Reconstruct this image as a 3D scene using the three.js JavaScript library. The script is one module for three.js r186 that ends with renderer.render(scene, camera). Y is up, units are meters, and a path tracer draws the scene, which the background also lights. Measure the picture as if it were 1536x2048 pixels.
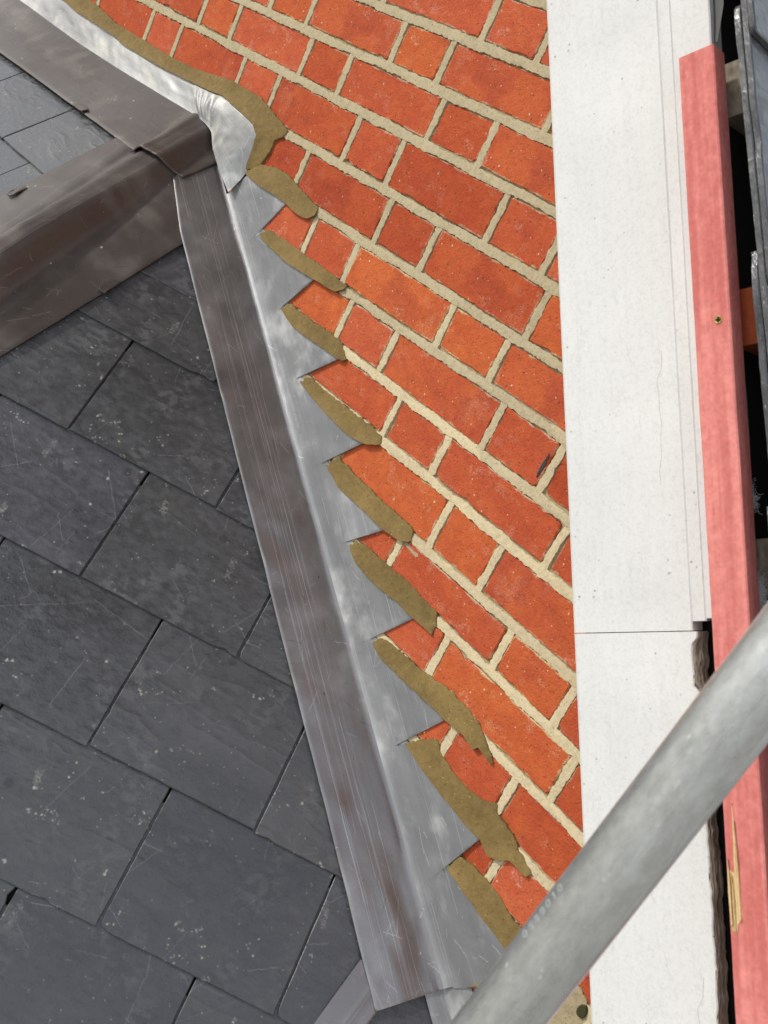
import * as THREE from 'three';
import { FontLoader } from 'three/addons/loaders/FontLoader.js';
import { TextGeometry } from 'three/addons/geometries/TextGeometry.js';

// ---------------------------------------------------------------- camera, sky, sun, exposure
// World: the brick wall is the plane z = 0 (x along the courses, y up, z out of the wall), in metres.
const V = (x, y, z) => new THREE.Vector3(x, y, z);
const scene = new THREE.Scene();
const camera = new THREE.PerspectiveCamera(52.22, 768 / 1024, 0.02, 400);
camera.position.set(1.317, -0.2032, 1.0779);
camera.quaternion.setFromRotationMatrix(new THREE.Matrix4().makeBasis(
  V(0.5892, 0.4279, -0.6854), V(-0.5336, 0.8430, 0.0677), V(0.6067, 0.3258, 0.7251)));
camera.focus = 1.5;
camera.userData.fStop = 11;

const renderer = new THREE.WebGLRenderer();
renderer.toneMapping = THREE.LinearToneMapping;
renderer.toneMappingExposure = 0.81;
renderer.shadowMap.enabled = true;

const SUN = V(-0.604, 0.498, 0.622).normalize();
// a hazy bright sky: pale blue overhead, whiter towards the horizon, a wide aureole round the sun
const skyTex = (() => {
  const W = 512, H = 256, d = new Float32Array(W * H * 4);
  for (let j = 0; j < H; j++) for (let i = 0; i < W; i++) {
    const el = ((j + 0.5) / H - 0.5) * Math.PI, az = ((i + 0.5) / W - 0.5) * 2 * Math.PI, y = Math.sin(el), c = Math.cos(el);
    const mu = c * Math.cos(az) * SUN.x + y * SUN.y + c * Math.sin(az) * SUN.z, an = Math.acos(Math.min(1, Math.max(-1, mu))), k = (j * W + i) * 4;
    const t = Math.pow(Math.max(0, y), 0.8), glow = 1.8 * Math.exp(-((an / 0.30) ** 2)) + 0.5 * Math.exp(-an / 0.7);
    const col = y < 0 ? [0.40, 0.38, 0.34] : [1.70 + (0.62 - 1.70) * t + glow, 1.72 + (0.75 - 1.72) * t + glow * 0.97, 1.74 + (0.95 - 1.74) * t + glow * 0.90];
    d[k] = col[0]; d[k + 1] = col[1]; d[k + 2] = col[2]; d[k + 3] = 1;
  }
  const s = new THREE.DataTexture(d, W, H, THREE.RGBAFormat, THREE.FloatType);
  s.mapping = THREE.EquirectangularReflectionMapping; s.magFilter = s.minFilter = THREE.LinearFilter; s.needsUpdate = true; return s;
})();
scene.background = skyTex; scene.environment = skyTex;

const sun = new THREE.DirectionalLight(new THREE.Color().setRGB(1, 0.94, 0.845), 2.7);
sun.name = 'sun';
sun.position.copy(SUN).multiplyScalar(6);
sun.castShadow = true;
sun.shadow.radius = 7;
sun.shadow.mapSize.set(4096, 4096);
Object.assign(sun.shadow.camera, { left: -3, right: 3, top: 3, bottom: -3, near: 0.5, far: 14 });
scene.add(sun); scene.add(sun.target);

// ---------------------------------------------------------------- random numbers and noise
function rng(seed) { let a = seed >>> 0; return () => { a = (a + 0x6D2B79F5) >>> 0; let t = Math.imul(a ^ (a >>> 15), 1 | a); t = (t + Math.imul(t ^ (t >>> 7), 61 | t)) ^ t; return ((t ^ (t >>> 14)) >>> 0) / 4294967296; }; }
const TAB = (() => { const r = rng(77), t = new Float32Array(65536); for (let i = 0; i < 65536; i++) t[i] = r(); return t; })();
// value noise on a lattice of period (px, py) cells, so that textures tile
function vn(x, y, px, py, s) {
  const xi = Math.floor(x), yi = Math.floor(y); let fx = x - xi, fy = y - yi;
  fx = fx * fx * (3 - 2 * fx); fy = fy * fy * (3 - 2 * fy);
  const x0 = ((xi % px) + px) % px, x1 = (x0 + 1) % px, y0 = ((yi % py) + py) % py, y1 = (y0 + 1) % py;
  const h = (a, b) => TAB[(a * 251 + b * 3571 + s * 7919 + ((a * b) & 255) * 13) & 65535];
  const a = h(x0, y0), b = h(x1, y0), c = h(x0, y1), d = h(x1, y1);
  return a + (b - a) * fx + (c - a) * fy + (a - b - c + d) * fx * fy;
}
function fbm(u, v, fx, fy, oct, s) { // u, v in 0..1, tiles
  let a = 0, w = 0.5, t = 0;
  for (let i = 0; i < oct; i++) { a += w * vn(u * fx, v * fy, fx, fy, s + i * 17); t += w; w *= 0.55; fx *= 2; fy *= 2; }
  return a / t;
}
const n2 = (x, y, s) => vn(x, y, 4096, 4096, s);
const nz = (x, y, s) => (n2(x, y, s) * 0.6 + n2(x * 2.1, y * 2.1, s + 5) * 0.28 + n2(x * 4.3, y * 4.3, s + 9) * 0.12) - 0.5;
const clamp = (x, a = 0, b = 1) => Math.min(b, Math.max(a, x));
const sst = (a, b, x) => { x = clamp((x - a) / (b - a)); return x * x * (3 - 2 * x); };
const lerp = (a, b, t) => a + (b - a) * t;
const mix3 = (a, b, t) => [lerp(a[0], b[0], t), lerp(a[1], b[1], t), lerp(a[2], b[2], t)];
const enc = (x) => { x = clamp(x); return 255 * (x <= 0.0031308 ? 12.92 * x : 1.055 * Math.pow(x, 1 / 2.4) - 0.055); };

// ---------------------------------------------------------------- textures (what the surfaces are made of)
class Paint { // a colour buffer (linear) and a height buffer, both tiling
  constructor(w, h) { this.w = w; this.h = h; this.c = new Float32Array(w * h * 3); this.b = new Float32Array(w * h); this.r = new Float32Array(w * h).fill(0.6); }
  fill(fn) { for (let j = 0; j < this.h; j++) for (let i = 0; i < this.w; i++) { const k = j * this.w + i, o = fn((i + 0.5) / this.w, (j + 0.5) / this.h); this.c[3 * k] = o[0]; this.c[3 * k + 1] = o[1]; this.c[3 * k + 2] = o[2]; this.b[k] = o[3] ?? 0.5; this.r[k] = o[4] ?? 0.6; } return this; }
  dab(x, y, r, col, a, hb = 0, soft = 0.6, ry = r, rr) { // a spot at pixel x, y
    const R = Math.ceil(Math.max(r, ry) + 1);
    for (let j = -R; j <= R; j++) for (let i = -R; i <= R; i++) {
      const d = Math.hypot(i / r, j / ry); if (d > 1) continue;
      const t = a * (1 - sst(soft, 1, d)), X = ((Math.round(x) + i) % this.w + this.w) % this.w, Y = ((Math.round(y) + j) % this.h + this.h) % this.h, k = Y * this.w + X;
      if (col) for (let q = 0; q < 3; q++) this.c[3 * k + q] = lerp(this.c[3 * k + q], col[q], t);
      this.b[k] += hb * t; if (rr !== undefined) this.r[k] = lerp(this.r[k], rr, t);
    }
  }
  line(x0, y0, x1, y1, wd, col, a, hb = 0, wob = 0, seed = 1, rr) {
    const L = Math.hypot(x1 - x0, y1 - y0), n = Math.max(2, Math.ceil(L / Math.max(0.6, wd * 0.7)));
    for (let i = 0; i <= n; i++) { const t = i / n, q = wob * (n2(t * 9, seed, 3) - 0.5) * 2, fade = a * (0.45 + 0.55 * n2(t * 12, seed + 31, 7)); this.dab(lerp(x0, x1, t) - q * (y1 - y0) / L, lerp(y0, y1, t) + q * (x1 - x0) / L, Math.max(0.7, wd), col, fade, hb, 0.3, Math.max(0.7, wd), rr); }
  }
  tex(kind) {
    const d = new Uint8Array(this.w * this.h * 4);
    for (let k = 0; k < this.w * this.h; k++) {
      if (kind === 'c') { d[4 * k] = enc(this.c[3 * k]); d[4 * k + 1] = enc(this.c[3 * k + 1]); d[4 * k + 2] = enc(this.c[3 * k + 2]); }
      else { const x = 255 * clamp(kind === 'b' ? this.b[k] : this.r[k]); d[4 * k] = d[4 * k + 1] = d[4 * k + 2] = x; }
      d[4 * k + 3] = 255;
    }
    const t = new THREE.DataTexture(d, this.w, this.h, THREE.RGBAFormat);
    t.wrapS = t.wrapT = THREE.RepeatWrapping; t.magFilter = THREE.LinearFilter; t.minFilter = THREE.LinearFilter;
    if (kind === 'c') t.colorSpace = THREE.SRGBColorSpace;
    t.needsUpdate = true; return t;
  }
}
const phys = (o) => { const m = new THREE.MeshPhysicalMaterial(o); m.side = THREE.DoubleSide; return m; };
function matOf(p, o, rough = false) { const q = { map: p.tex('c'), bumpMap: p.tex('b'), ...o }; if (rough) { q.roughnessMap = p.tex('r'); q.roughness = 1; } return phys(q); }

// old red brick faces: four stretchers and three headers, with lime smears and nibbled arrises
function brickPaint(wmm, seed) {
  const W = Math.round(wmm * 2), H = 130, r = rng(seed), p = new Paint(W, H);
  const MORT = [0.58, 0.47, 0.31];
  const kiln = r();
  p.fill((u, v) => {
    const x = u * wmm, y = v * 65, e = Math.min(x, wmm - x, y, 65 - y);
    const a = nz(x / 34, y / 26, seed), b = nz(x / 7, y / 6, seed + 3), c = nz(x / 1.6, y / 1.6, seed + 6), g = n2(x * 2.1, y * 2.1, seed + 8) - 0.5;
    let col = mix3([0.455, 0.088, 0.036], [0.53, 0.122, 0.044], clamp(0.40 + a * 1.3 + (kiln - 0.5) * 0.5));
    col = mix3(col, [0.36, 0.062, 0.037], clamp((nz(x / 48 + 9, y / 40, seed + 11) - 0.06) * 4 * (0.3 + kiln)) * 0.5);
    const sp = n2(x / 2.6, y / 2.2, seed + 41); const k = 1 + b * 0.24 + c * 0.26 + g * 0.16 - sst(0.70, 0.95, sp) * 0.10; col = col.map((q) => q * k);
    let hgt = 0.5 + a * 0.16 + b * 0.28 + c * 0.34 + g * 0.18 - sst(0.66, 0.9, sp) * 0.2;
    // lime and mortar dust dragged over the arrises
    const reach = 1.4 + 10 * Math.max(0, nz(x / 13, y / 13, seed + 21) + 0.17), bit = n2(x / 1.1, y / 1.1, seed + 23);
    const s = sst(reach, reach * 0.35, e) * sst(0.30, 0.62, bit + 0.25 * (1 - e / 8));
    col = mix3(col, MORT, clamp(s * 0.8)); hgt += s * 0.08;
    const dust = sst(0.13, 0.32, nz(x / 22 + 3, y / 18, seed + 29)) * sst(0.45, 0.85, n2(x / 0.9, y / 0.9, seed + 31)) * 0.42;
    return [...mix3(col, [0.62, 0.36, 0.26], dust), hgt];
  });
  for (let i = 0; i < wmm * 0.6; i++) { const q = 0.7 + r() ** 3 * 2.6; p.dab(r() * W, r() * H, q, [0.13, 0.03, 0.018], 0.4 + r() * 0.45, -0.35, 0.4, q * (0.6 + r() * 0.6)); }
  for (let i = 0; i < wmm * 0.14; i++) { const q = 0.7 + r() * r() * 2.6; p.dab(r() * W, r() * H, q, [0.70, 0.60, 0.48], 0.5 + r() * 0.4, 0.1, 0.5, q * (0.5 + r())); }
  for (let s = 0; s < 5; s++) { const x = r() * W, y = r() * H, a = r() * 0.7 - 0.3, L = 20 + r() * 90; p.line(x, y, x + Math.cos(a) * L, y + Math.sin(a) * L, 0.8, r() < 0.5 ? [0.60, 0.30, 0.20] : [0.24, 0.05, 0.03], 0.30, -0.12, 1.2, seed + s); }
  if (r() < 0.65) { const x = r() * W, y = r() * H, a = r() * 6.3; p.line(x, y, x + Math.cos(a) * 70, y + Math.sin(a) * 50, 0.9, [0.12, 0.03, 0.02], 0.55, -0.4, 7, seed); }
  if (r() < 0.5) { const x = r() * W, y = r() * H; for (let i = 0; i < 26; i++) p.dab(x + (r() - 0.5) * 40, y + (r() - 0.5) * 26, 1 + r() * 4, [0.66, 0.40, 0.29], 0.3, 0, 0.2); }
  return p;
}
const BRICK_TINTS = [[1, 1, 1], [0.92, 0.86, 0.84], [1.08, 1.16, 1.02], [0.98, 0.95, 0.98], [1.06, 1.10, 1.20], [0.84, 0.74, 0.74]];
const brickMats = { s: [], h: [] };
for (const [k, w, n] of [['s', 215, 5], ['h', 103, 4]]) for (let i = 0; i < n; i++) {
  const p = brickPaint(w, 100 + i * 37 + w), map = p.tex('c'), bumpMap = p.tex('b');
  for (const t of BRICK_TINTS) brickMats[k].push(phys({ map, bumpMap, bumpScale: 0.0016, roughness: 0.92, specularIntensity: 0.3, color: new THREE.Color().setRGB(...t) }));
}

// lime mortar of the old joints; tone comes from the vertex colours (two batches of pointing)
const mortarPaint = new Paint(512, 512).fill((u, v) => {
  const a = fbm(u, v, 6, 6, 4, 3), b = fbm(u, v, 90, 90, 3, 9), c = vn(u * 256, v * 256, 256, 256, 15);
  const k = 0.80 + a * 0.26 + (b - 0.5) * 0.36 + (c - 0.5) * 0.20; return [k, k * 0.99, k * 0.96, 0.35 + b * 0.35 + c * 0.25];
});
{ const r = rng(5); for (let i = 0; i < 900; i++) { const q = 0.7 + r() * 1.6; mortarPaint.dab(r() * 512, r() * 512, q, r() < 0.6 ? [0.5, 0.46, 0.4] : [1.15, 1.1, 1], 0.7, r() < 0.5 ? -0.3 : 0.25); } }
const mortarMat = matOf(mortarPaint, { bumpScale: 0.0009, roughness: 0.95, specularIntensity: 0.2, vertexColors: true });
const freshPaint = new Paint(512, 512).fill((u, v) => {
  const a = fbm(u, v, 5, 5, 4, 31), b = fbm(u, v, 60, 60, 3, 39), c = vn(u * 256, v * 256, 256, 256, 41);
  const k = 0.56 + a * 0.72 + (b - 0.5) * 0.34 + (c - 0.5) * 0.18; return [0.222 * k, 0.152 * k, 0.056 * k, 0.3 + b * 0.4 + c * 0.2 + a * 0.2];
});
{ const r = rng(8); for (let i = 0; i < 500; i++) { const q = 0.8 + r() * 1.7; freshPaint.dab(r() * 512, r() * 512, q, r() < 0.7 ? [0.10, 0.065, 0.02] : [0.42, 0.33, 0.14], 0.6, r() < 0.7 ? -0.4 : 0.2); }
  for (let i = 0; i < 150; i++) { const x = r() * 512, y = r() * 512, a = (r() - 0.5) * 0.5; freshPaint.line(x, y, x + Math.cos(a) * 50, y + Math.sin(a) * 30, 0.9, [0.16, 0.11, 0.03], 0.5, -0.3, 4, i); } }
const freshMat = matOf(freshPaint, { bumpScale: 0.0015, roughness: 0.8, specularIntensity: 0.4 });

// Welsh-type slate: riven, scuffed, flecked with lime
const SLATE_M = 1.3, slatePaint = new Paint(1280, 1280).fill((u, v) => {
  const a = fbm(u, v, 5, 7, 4, 51), b = fbm(u, v, 14, 46, 4, 55), c = fbm(u, v, 120, 200, 2, 59), d = fbm(u, v, 22, 22, 3, 63), g = vn(u * 800, v * 800, 800, 800, 65);
  const k = 0.86 + (a - 0.5) * 0.55 + (b - 0.5) * 0.30 + (c - 0.5) * 0.20 + (g - 0.5) * 0.16;
  let col = [0.070 * k, 0.0715 * k, 0.075 * k];
  const sc = sst(0.60, 0.75, d) * sst(0.45, 0.7, c + (g - 0.5) * 0.4) * 0.16; col = mix3(col, [0.17, 0.172, 0.175], sc);
  const riven = Math.abs(fbm(u, v, 9, 30, 4, 71) - 0.5) * 2;
  return [...col, 0.45 + (b - 0.5) * 0.35 + (c - 0.5) * 0.16 + (g - 0.5) * 0.08 - (1 - riven) ** 6 * 0.34 * sst(0.48, 0.60, a), clamp(0.33 + (a - 0.5) * 0.25 + (c - 0.5) * 0.3 + sc * 0.5)];
});
{ const r = rng(12), N = 1280, PALE = [0.40, 0.40, 0.37], LIME = [0.43, 0.42, 0.32];
  for (let i = 0; i < 480; i++) { const x = r() * N, y = r() * N, a = r() * 6.283, L = 5 + r() ** 3 * 120; slatePaint.line(x, y, x + Math.cos(a) * L, y + Math.sin(a) * L, 0.7, [0.24, 0.24, 0.245], 0.12 + r() * 0.35, -0.04, 0.8, i); }
  for (let i = 0; i < 1500; i++) { const q = 0.5 + r() ** 6 * 2.6, x = r() * N, y = r() * N, c = r() < 0.3 ? LIME : PALE; for (let k = 0; k < 3; k++) slatePaint.dab(x + (r() - 0.5) * q * 2.2, y + (r() - 0.5) * q * 2.2, q * (0.5 + r() * 0.7), c, 0.25 + r() * 0.5, 0.08, 0.3, q * (0.4 + r() * 0.8), 0.8); }
  for (let c = 0; c < 90; c++) { const x = r() * N, y = r() * N, n = 4 + r() * r() * 34, s = 4 + r() * 20, an = r() * 3.14; for (let i = 0; i < n; i++) { const d = (r() - 0.5) * s * 2.4, e = (r() - 0.5) * s * 0.7; slatePaint.dab(x + Math.cos(an) * d - Math.sin(an) * e, y + Math.sin(an) * d + Math.cos(an) * e, 0.7 + r() * 1.5, r() < 0.5 ? LIME : PALE, 0.25 + r() * 0.5, 0.1, 0.4, undefined, 0.8); } }
  for (let i = 0; i < 26; i++) { const x = r() * N, y = r() * N, L = 10 + r() * 26, a = 1.2 + r() * 0.9; for (let k = 0; k < 70; k++) { const t = r(); slatePaint.dab(x + Math.cos(a) * L * t + (r() - 0.5) * 8, y + Math.sin(a) * L * t + (r() - 0.5) * 8, 0.8 + r() * 1.2, [0.30, 0.30, 0.25], 0.22, 0.03, 0.2, undefined, 0.8); } }
  for (let i = 0; i < 44; i++) { const q = 3 + r() * 6; slatePaint.dab(r() * N, r() * N, q, [0.028, 0.028, 0.03], 0.65, 0, 0.45, q * (0.7 + r() * 0.4)); }
}
const slateMap = slatePaint.tex('c'), slateBump = slatePaint.tex('b'), slateRough = slatePaint.tex('r');
const slateMats = [[1, 1, 1], [0.90, 0.90, 0.93], [1.10, 1.09, 1.08], [1.0, 1.0, 1.06]].map((t) => phys({ map: slateMap, bumpMap: slateBump, bumpScale: 0.0021, roughnessMap: slateRough, roughness: 1, ior: 1.62, color: new THREE.Color().setRGB(...t) }));

// sheet lead, milled along v (the length of the piece)
function leadPaint(seed, base, cool, pale, o) {
  const N = 1024, r = rng(seed), p = new Paint(N, N);
  p.fill((u, v) => {
    const a = fbm(u, v, 4, 4, 5, seed), b = fbm(u, v, 160, 4, 4, seed + 7), c = fbm(u, v, 10, 10, 4, seed + 13), g = vn(u * 512, v * 512, 512, 512, seed + 19), w = fbm(u, v, 16, 30, 4, seed + 23);
    let col = mix3(base, cool, clamp((a - 0.42) * 3.6)); col = mix3(col, pale, sst(0.50, 0.80, c * 0.5 + w * 0.5) * o.cloud);
    const k = 1 + (b - 0.5) * o.mill + (g - 0.5) * 0.08 + (w - 0.5) * 0.14; col = col.map((q) => q * k);
    return [...col, 0.5 + (b - 0.5) * 0.05 + (c - 0.5) * 0.30 + (w - 0.5) * 0.12 + (g - 0.5) * 0.04, clamp(o.rough + (c - 0.5) * 0.30 + (w - 0.5) * 0.20 + (b - 0.5) * 0.05)];
  });
  for (let i = 0; i < o.long; i++) { const x = o.at ? N * (o.at[0] + (o.at[1] - o.at[0]) * r()) : r() * N, y = r() * N, L = 120 + r() * 700; p.line(x, y, x + (r() - 0.5) * 5, y + L, 0.6, pale.map((q) => q * 1.5), 0.12 + r() ** 2 * 0.45, 0.03, 0.4, i, 0.34); }
  for (let i = 0; i < o.scr; i++) { const x = r() * N, y = r() * N, a = r() * 6.283, L = 6 + r() * r() * 60; p.line(x, y, x + Math.cos(a) * L, y + Math.sin(a) * L, 0.7, r() < 0.55 ? pale.map((q) => q * 1.5) : base.map((q) => q * 0.45), 0.15 + r() * 0.4, -0.06, 0.7, i, 0.35); }
  for (let i = 0; i < o.spot; i++) { const q = 0.7 + r() ** 3 * 3; p.dab(r() * N, r() * N, q, r() < 0.5 ? [0.55, 0.53, 0.48] : [0.05, 0.045, 0.045], 0.3 + r() * 0.5, 0, 0.4); }
  return p;
}
const LEAD = { metalness: 0.45, anisotropy: 0 };
const wingLead = matOf(leadPaint(201, [0.255, 0.238, 0.234], [0.30, 0.288, 0.290], [0.46, 0.45, 0.45], { cloud: 0.34, mill: 0.05, rough: 0.38, long: 30, at: [0.275, 0.355], scr: 420, spot: 300 }), { ...LEAD, metalness: 0.8, bumpScale: 0.0016 }, true);
const upLead = matOf(leadPaint(231, [0.250, 0.256, 0.264], [0.35, 0.358, 0.368], [0.56, 0.565, 0.565], { cloud: 0.75, mill: 0.12, rough: 0.46, long: 30, scr: 420, spot: 160 }), { ...LEAD, metalness: 0.4, bumpScale: 0.0024 }, true);
const dullLead = matOf(leadPaint(261, [0.082, 0.066, 0.057], [0.100, 0.086, 0.077], [0.19, 0.17, 0.155], { cloud: 0.45, mill: 0.10, rough: 0.44, long: 8, scr: 620, spot: 320 }), { ...LEAD, metalness: 0.4, bumpScale: 0.0022 }, true);
const brightLead = matOf(leadPaint(291, [0.29, 0.29, 0.285], [0.38, 0.38, 0.375], [0.56, 0.55, 0.49], { cloud: 0.7, mill: 0.2, rough: 0.52, long: 60, scr: 420, spot: 60 }), { ...LEAD, metalness: 0.4, bumpScale: 0.0022 }, true);

// white paint on boards: brush drag, dust specks
const whitePaint = new Paint(1024, 1024).fill((u, v) => {
  const a = fbm(u, v, 5, 3, 4, 401), b = fbm(u, v, 8, 120, 3, 407), c = vn(u * 512, v * 512, 512, 512, 411), d = fbm(u, v, 150, 150, 2, 413);
  const gr = sst(0.56, 0.80, d) * 0.03 + sst(0.72, 0.95, c) * 0.02, k = 0.72 + (a - 0.5) * 0.12 + (b - 0.5) * 0.04 + (c - 0.5) * 0.06 - gr - sst(0.62, 0.80, fbm(u, v, 260, 260, 1, 417)) * 0.035;
  return [k * 1.0, k * 0.995, k * 0.975, 0.5 + (b - 0.5) * 0.35 + (d - 0.5) * 0.10 + (c - 0.5) * 0.10, 0.62];
});
{ const r = rng(21); for (let i = 0; i < 620; i++) { const q = 0.7 + r() ** 4 * 2.2; whitePaint.dab(r() * 1024, r() * 1024, q, [0.22, 0.21, 0.19], 0.25 + r() * 0.55, -0.1, 0.4, q * (0.6 + r() * 0.8)); }
  for (let i = 0; i < 60; i++) { const x = r() * 1024, y = r() * 1024, L = 10 + r() * 60; whitePaint.line(x, y, x + L, y + (r() - 0.5) * 8, 0.7, [0.42, 0.41, 0.38], 0.3, -0.1, 3, i); }
  for (let i = 0; i < 46; i++) { const x = r() * 1024, y = r() * 1024, an = r() * 0.6 - 0.3, ln = 30 + r() * 130; for (let k = 0; k < 90; k++) { const d = (r() - 0.5) * ln, e = (r() + r() - 1) * 18; whitePaint.dab(x + Math.cos(an) * d - Math.sin(an) * e, y + Math.sin(an) * d + Math.cos(an) * e, 0.8 + r() * 2.4, [0.52, 0.505, 0.46], 0.10 + r() * 0.14, 0, 0.2); } }
  for (let i = 0; i < 5; i++) { const x = r() * 1024, y = r() * 1024; whitePaint.line(x, y, x + 190 + r() * 120, y + (r() - 0.5) * 40, 0.8, [0.30, 0.29, 0.27], 0.5, -0.35, 6, 90 + i); } }
const whiteMat = matOf(whitePaint, { bumpScale: 0.0005, roughness: 0.55, specularIntensity: 0.4 });
const timberPaint = (seed, lo, hi, fy) => new Paint(512, 512).fill((u, v) => {
  const a = fbm(u, v, 3, fy, 5, seed), b = fbm(u, v, 70, 110, 3, seed + 7), c = vn(u * 256, v * 256, 256, 256, seed + 11), e = fbm(u, v, 5, 5, 3, seed + 13);
  const t = clamp(0.5 + (a - 0.5) * 1.6 + (b - 0.5) * 0.9 + (e - 0.5) * 0.7), k = 1 + (c - 0.5) * 0.16;
  return [...mix3(lo, hi, t).map((q) => q * k), 0.5 + (a - 0.5) * 0.4 + (b - 0.5) * 0.5];
});
const pinkMat = matOf(timberPaint(501, [0.58, 0.165, 0.145], [0.77, 0.275, 0.24], 120), { bumpScale: 0.0009, roughness: 0.8, specularIntensity: 0.25 });
const rawWoodMat = matOf(timberPaint(521, [0.48, 0.31, 0.12], [0.80, 0.60, 0.32], 40), { bumpScale: 0.001, roughness: 0.85 });
const oldShadedWoodMat = matOf(timberPaint(541, [0.16, 0.13, 0.095], [0.42, 0.37, 0.29], 60), { bumpScale: 0.003, roughness: 0.95 });  // weathered torn edge; also the darker tone that stands for shade on batten ends
const galvPaint = new Paint(512, 1024).fill((u, v) => {
  const a = fbm(u, v, 7, 14, 4, 601), b = fbm(u, v, 26, 52, 3, 607), c = vn(u * 200, v * 400, 200, 400, 611), d = fbm(u, v, 4, 40, 4, 613);
  const sg = vn(u * 40, v * 110, 40, 110, 621); const k = 0.92 + (a - 0.5) * 0.10 + (b - 0.5) * 0.18 + (c - 0.5) * 0.12 + (d - 0.5) * 0.08 + (sg - 0.5) * 0.10; return [0.56 * k, 0.575 * k, 0.565 * k, 0.5 + (a - 0.5) * 0.4 + (b - 0.5) * 0.25, clamp(0.32 + (b - 0.5) * 0.18 + (a - 0.5) * 0.14)];
});
{ const r = rng(33); for (let i = 0; i < 260; i++) { const x = r() * 512, y = r() * 1024, L = 30 + r() * 220; galvPaint.line(x, y, x + (r() - 0.5) * 6, y + L, 0.7, r() < 0.5 ? [0.30, 0.31, 0.31] : [0.68, 0.70, 0.69], 0.22, -0.06, 0.6, i, 0.5); }
  for (let i = 0; i < 60; i++) { const x = r() * 512, y = r() * 1024, s = 2 + r() * 7; for (let k = 0; k < 12; k++) galvPaint.dab(x + (r() - 0.5) * s, y + (r() - 0.5) * s * 1.6, 0.8 + r() * 1.6, [0.60, 0.58, 0.51], 0.4, 0.2, 0.4, undefined, 0.85); }
  for (let i = 0; i < 160; i++) { const x = r() * 512, y = r() * 1024, a = r() * 6.3, L = 5 + r() * 40; galvPaint.line(x, y, x + Math.cos(a) * L, y + Math.sin(a) * L, 0.8, r() < 0.5 ? [0.2, 0.2, 0.2] : [0.75, 0.77, 0.75], 0.4, -0.1, 3, i); } }
const galvMat = matOf(galvPaint, { bumpScale: 0.0003, metalness: 0.75 }, true);
const plain = (c, rough = 0.9, o = {}) => phys({ color: new THREE.Color().setRGB(...c), roughness: rough, ...o });

// ---------------------------------------------------------------- mesh helpers
const taken = new Map();
function numbered(n) { const k = taken.get(n) ?? 0; taken.set(n, k + 1); return k ? n + '_' + String(k).padStart(3, '0') : n; }
function mesh(name, geo, mat, parent = scene) { const m = new THREE.Mesh(geo, mat); m.name = parent === scene ? numbered(name) : name; m.castShadow = m.receiveShadow = true; parent.add(m); return m; }
function thing(name, label, category, group) { const g = new THREE.Group(); g.name = numbered(name); g.userData = { label, category, kind: 'thing' }; if (group) g.userData.group = group; scene.add(g); return g; }
function tag(o, label, category, group) { Object.assign(o.userData, { label, category }); if (group) o.userData.group = group; return o; }
// a sheet from a grid of points; uv given per point; col optional
function sheet(rows, uvs, cols, flat = false) {
  const R = rows.length, C = rows[0].length, P = [], U = [], K = [], I = [];
  for (let i = 0; i < R; i++) for (let j = 0; j < C; j++) { const p = rows[i][j]; P.push(p.x, p.y, p.z); U.push(...uvs[i][j]); if (cols) K.push(...cols[i][j]); }
  for (let i = 0; i < R - 1; i++) for (let j = 0; j < C - 1; j++) { const a = i * C + j, b = a + 1, c = a + C, d = c + 1; I.push(a, c, b, b, c, d); }
  const g = new THREE.BufferGeometry(); g.setAttribute('position', new THREE.Float32BufferAttribute(P, 3)); g.setAttribute('uv', new THREE.Float32BufferAttribute(U, 2));
  if (cols) g.setAttribute('color', new THREE.Float32BufferAttribute(K, 3));
  g.setIndex(I); g.computeVertexNormals(); return g;
}
// a plate: outline (2-D, counter-clockwise), arris rounded by r, top at 0, bottom at -t; map(x, y, h) places it
function plate(pts, r, t, map, uvf, jit = 0, rand = () => 0.5) {
  const n = pts.length, P = [], U = [], I = [];
  const nrm = pts.map((p, i) => { const a = pts[(i + n - 1) % n], b = pts[(i + 1) % n]; let dx = b[0] - a[0], dy = b[1] - a[1]; const l = Math.hypot(dx, dy) || 1; return [-dy / l, dx / l]; });
  const inner = pts.map((p, i) => [p[0] + nrm[i][0] * r, p[1] + nrm[i][1] * r]);
  const put = (q, h) => { const v = map(q[0], q[1], h); P.push(v.x, v.y, v.z); U.push(...uvf(q[0], q[1], h)); return P.length / 3 - 1; };
  const top = inner.map((q) => put(q, (rand() - 0.5) * jit));
  for (const f of THREE.ShapeUtils.triangulateShape(inner.map((q) => new THREE.Vector2(...q)), [])) I.push(top[f[0]], top[f[1]], top[f[2]]);
  const t2 = inner.map((q, i) => put(q, 0)), s1 = pts.map((q) => put(q, -r)), s2 = pts.map((q) => put(q, -t));
  P.splice(t2[0] * 3, n * 3, ...top.flatMap((k) => P.slice(k * 3, k * 3 + 3)));
  const s1b = pts.map((q) => put(q, -r));
  for (let i = 0; i < n; i++) { const j = (i + 1) % n; I.push(t2[i], s1[i], t2[j], t2[j], s1[i], s1[j], s1b[i], s2[i], s1b[j], s1b[j], s2[i], s2[j]); }
  const g = new THREE.BufferGeometry(); g.setAttribute('position', new THREE.Float32BufferAttribute(P, 3)); g.setAttribute('uv', new THREE.Float32BufferAttribute(U, 2)); g.setIndex(I); g.computeVertexNormals(); return g;
}
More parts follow.
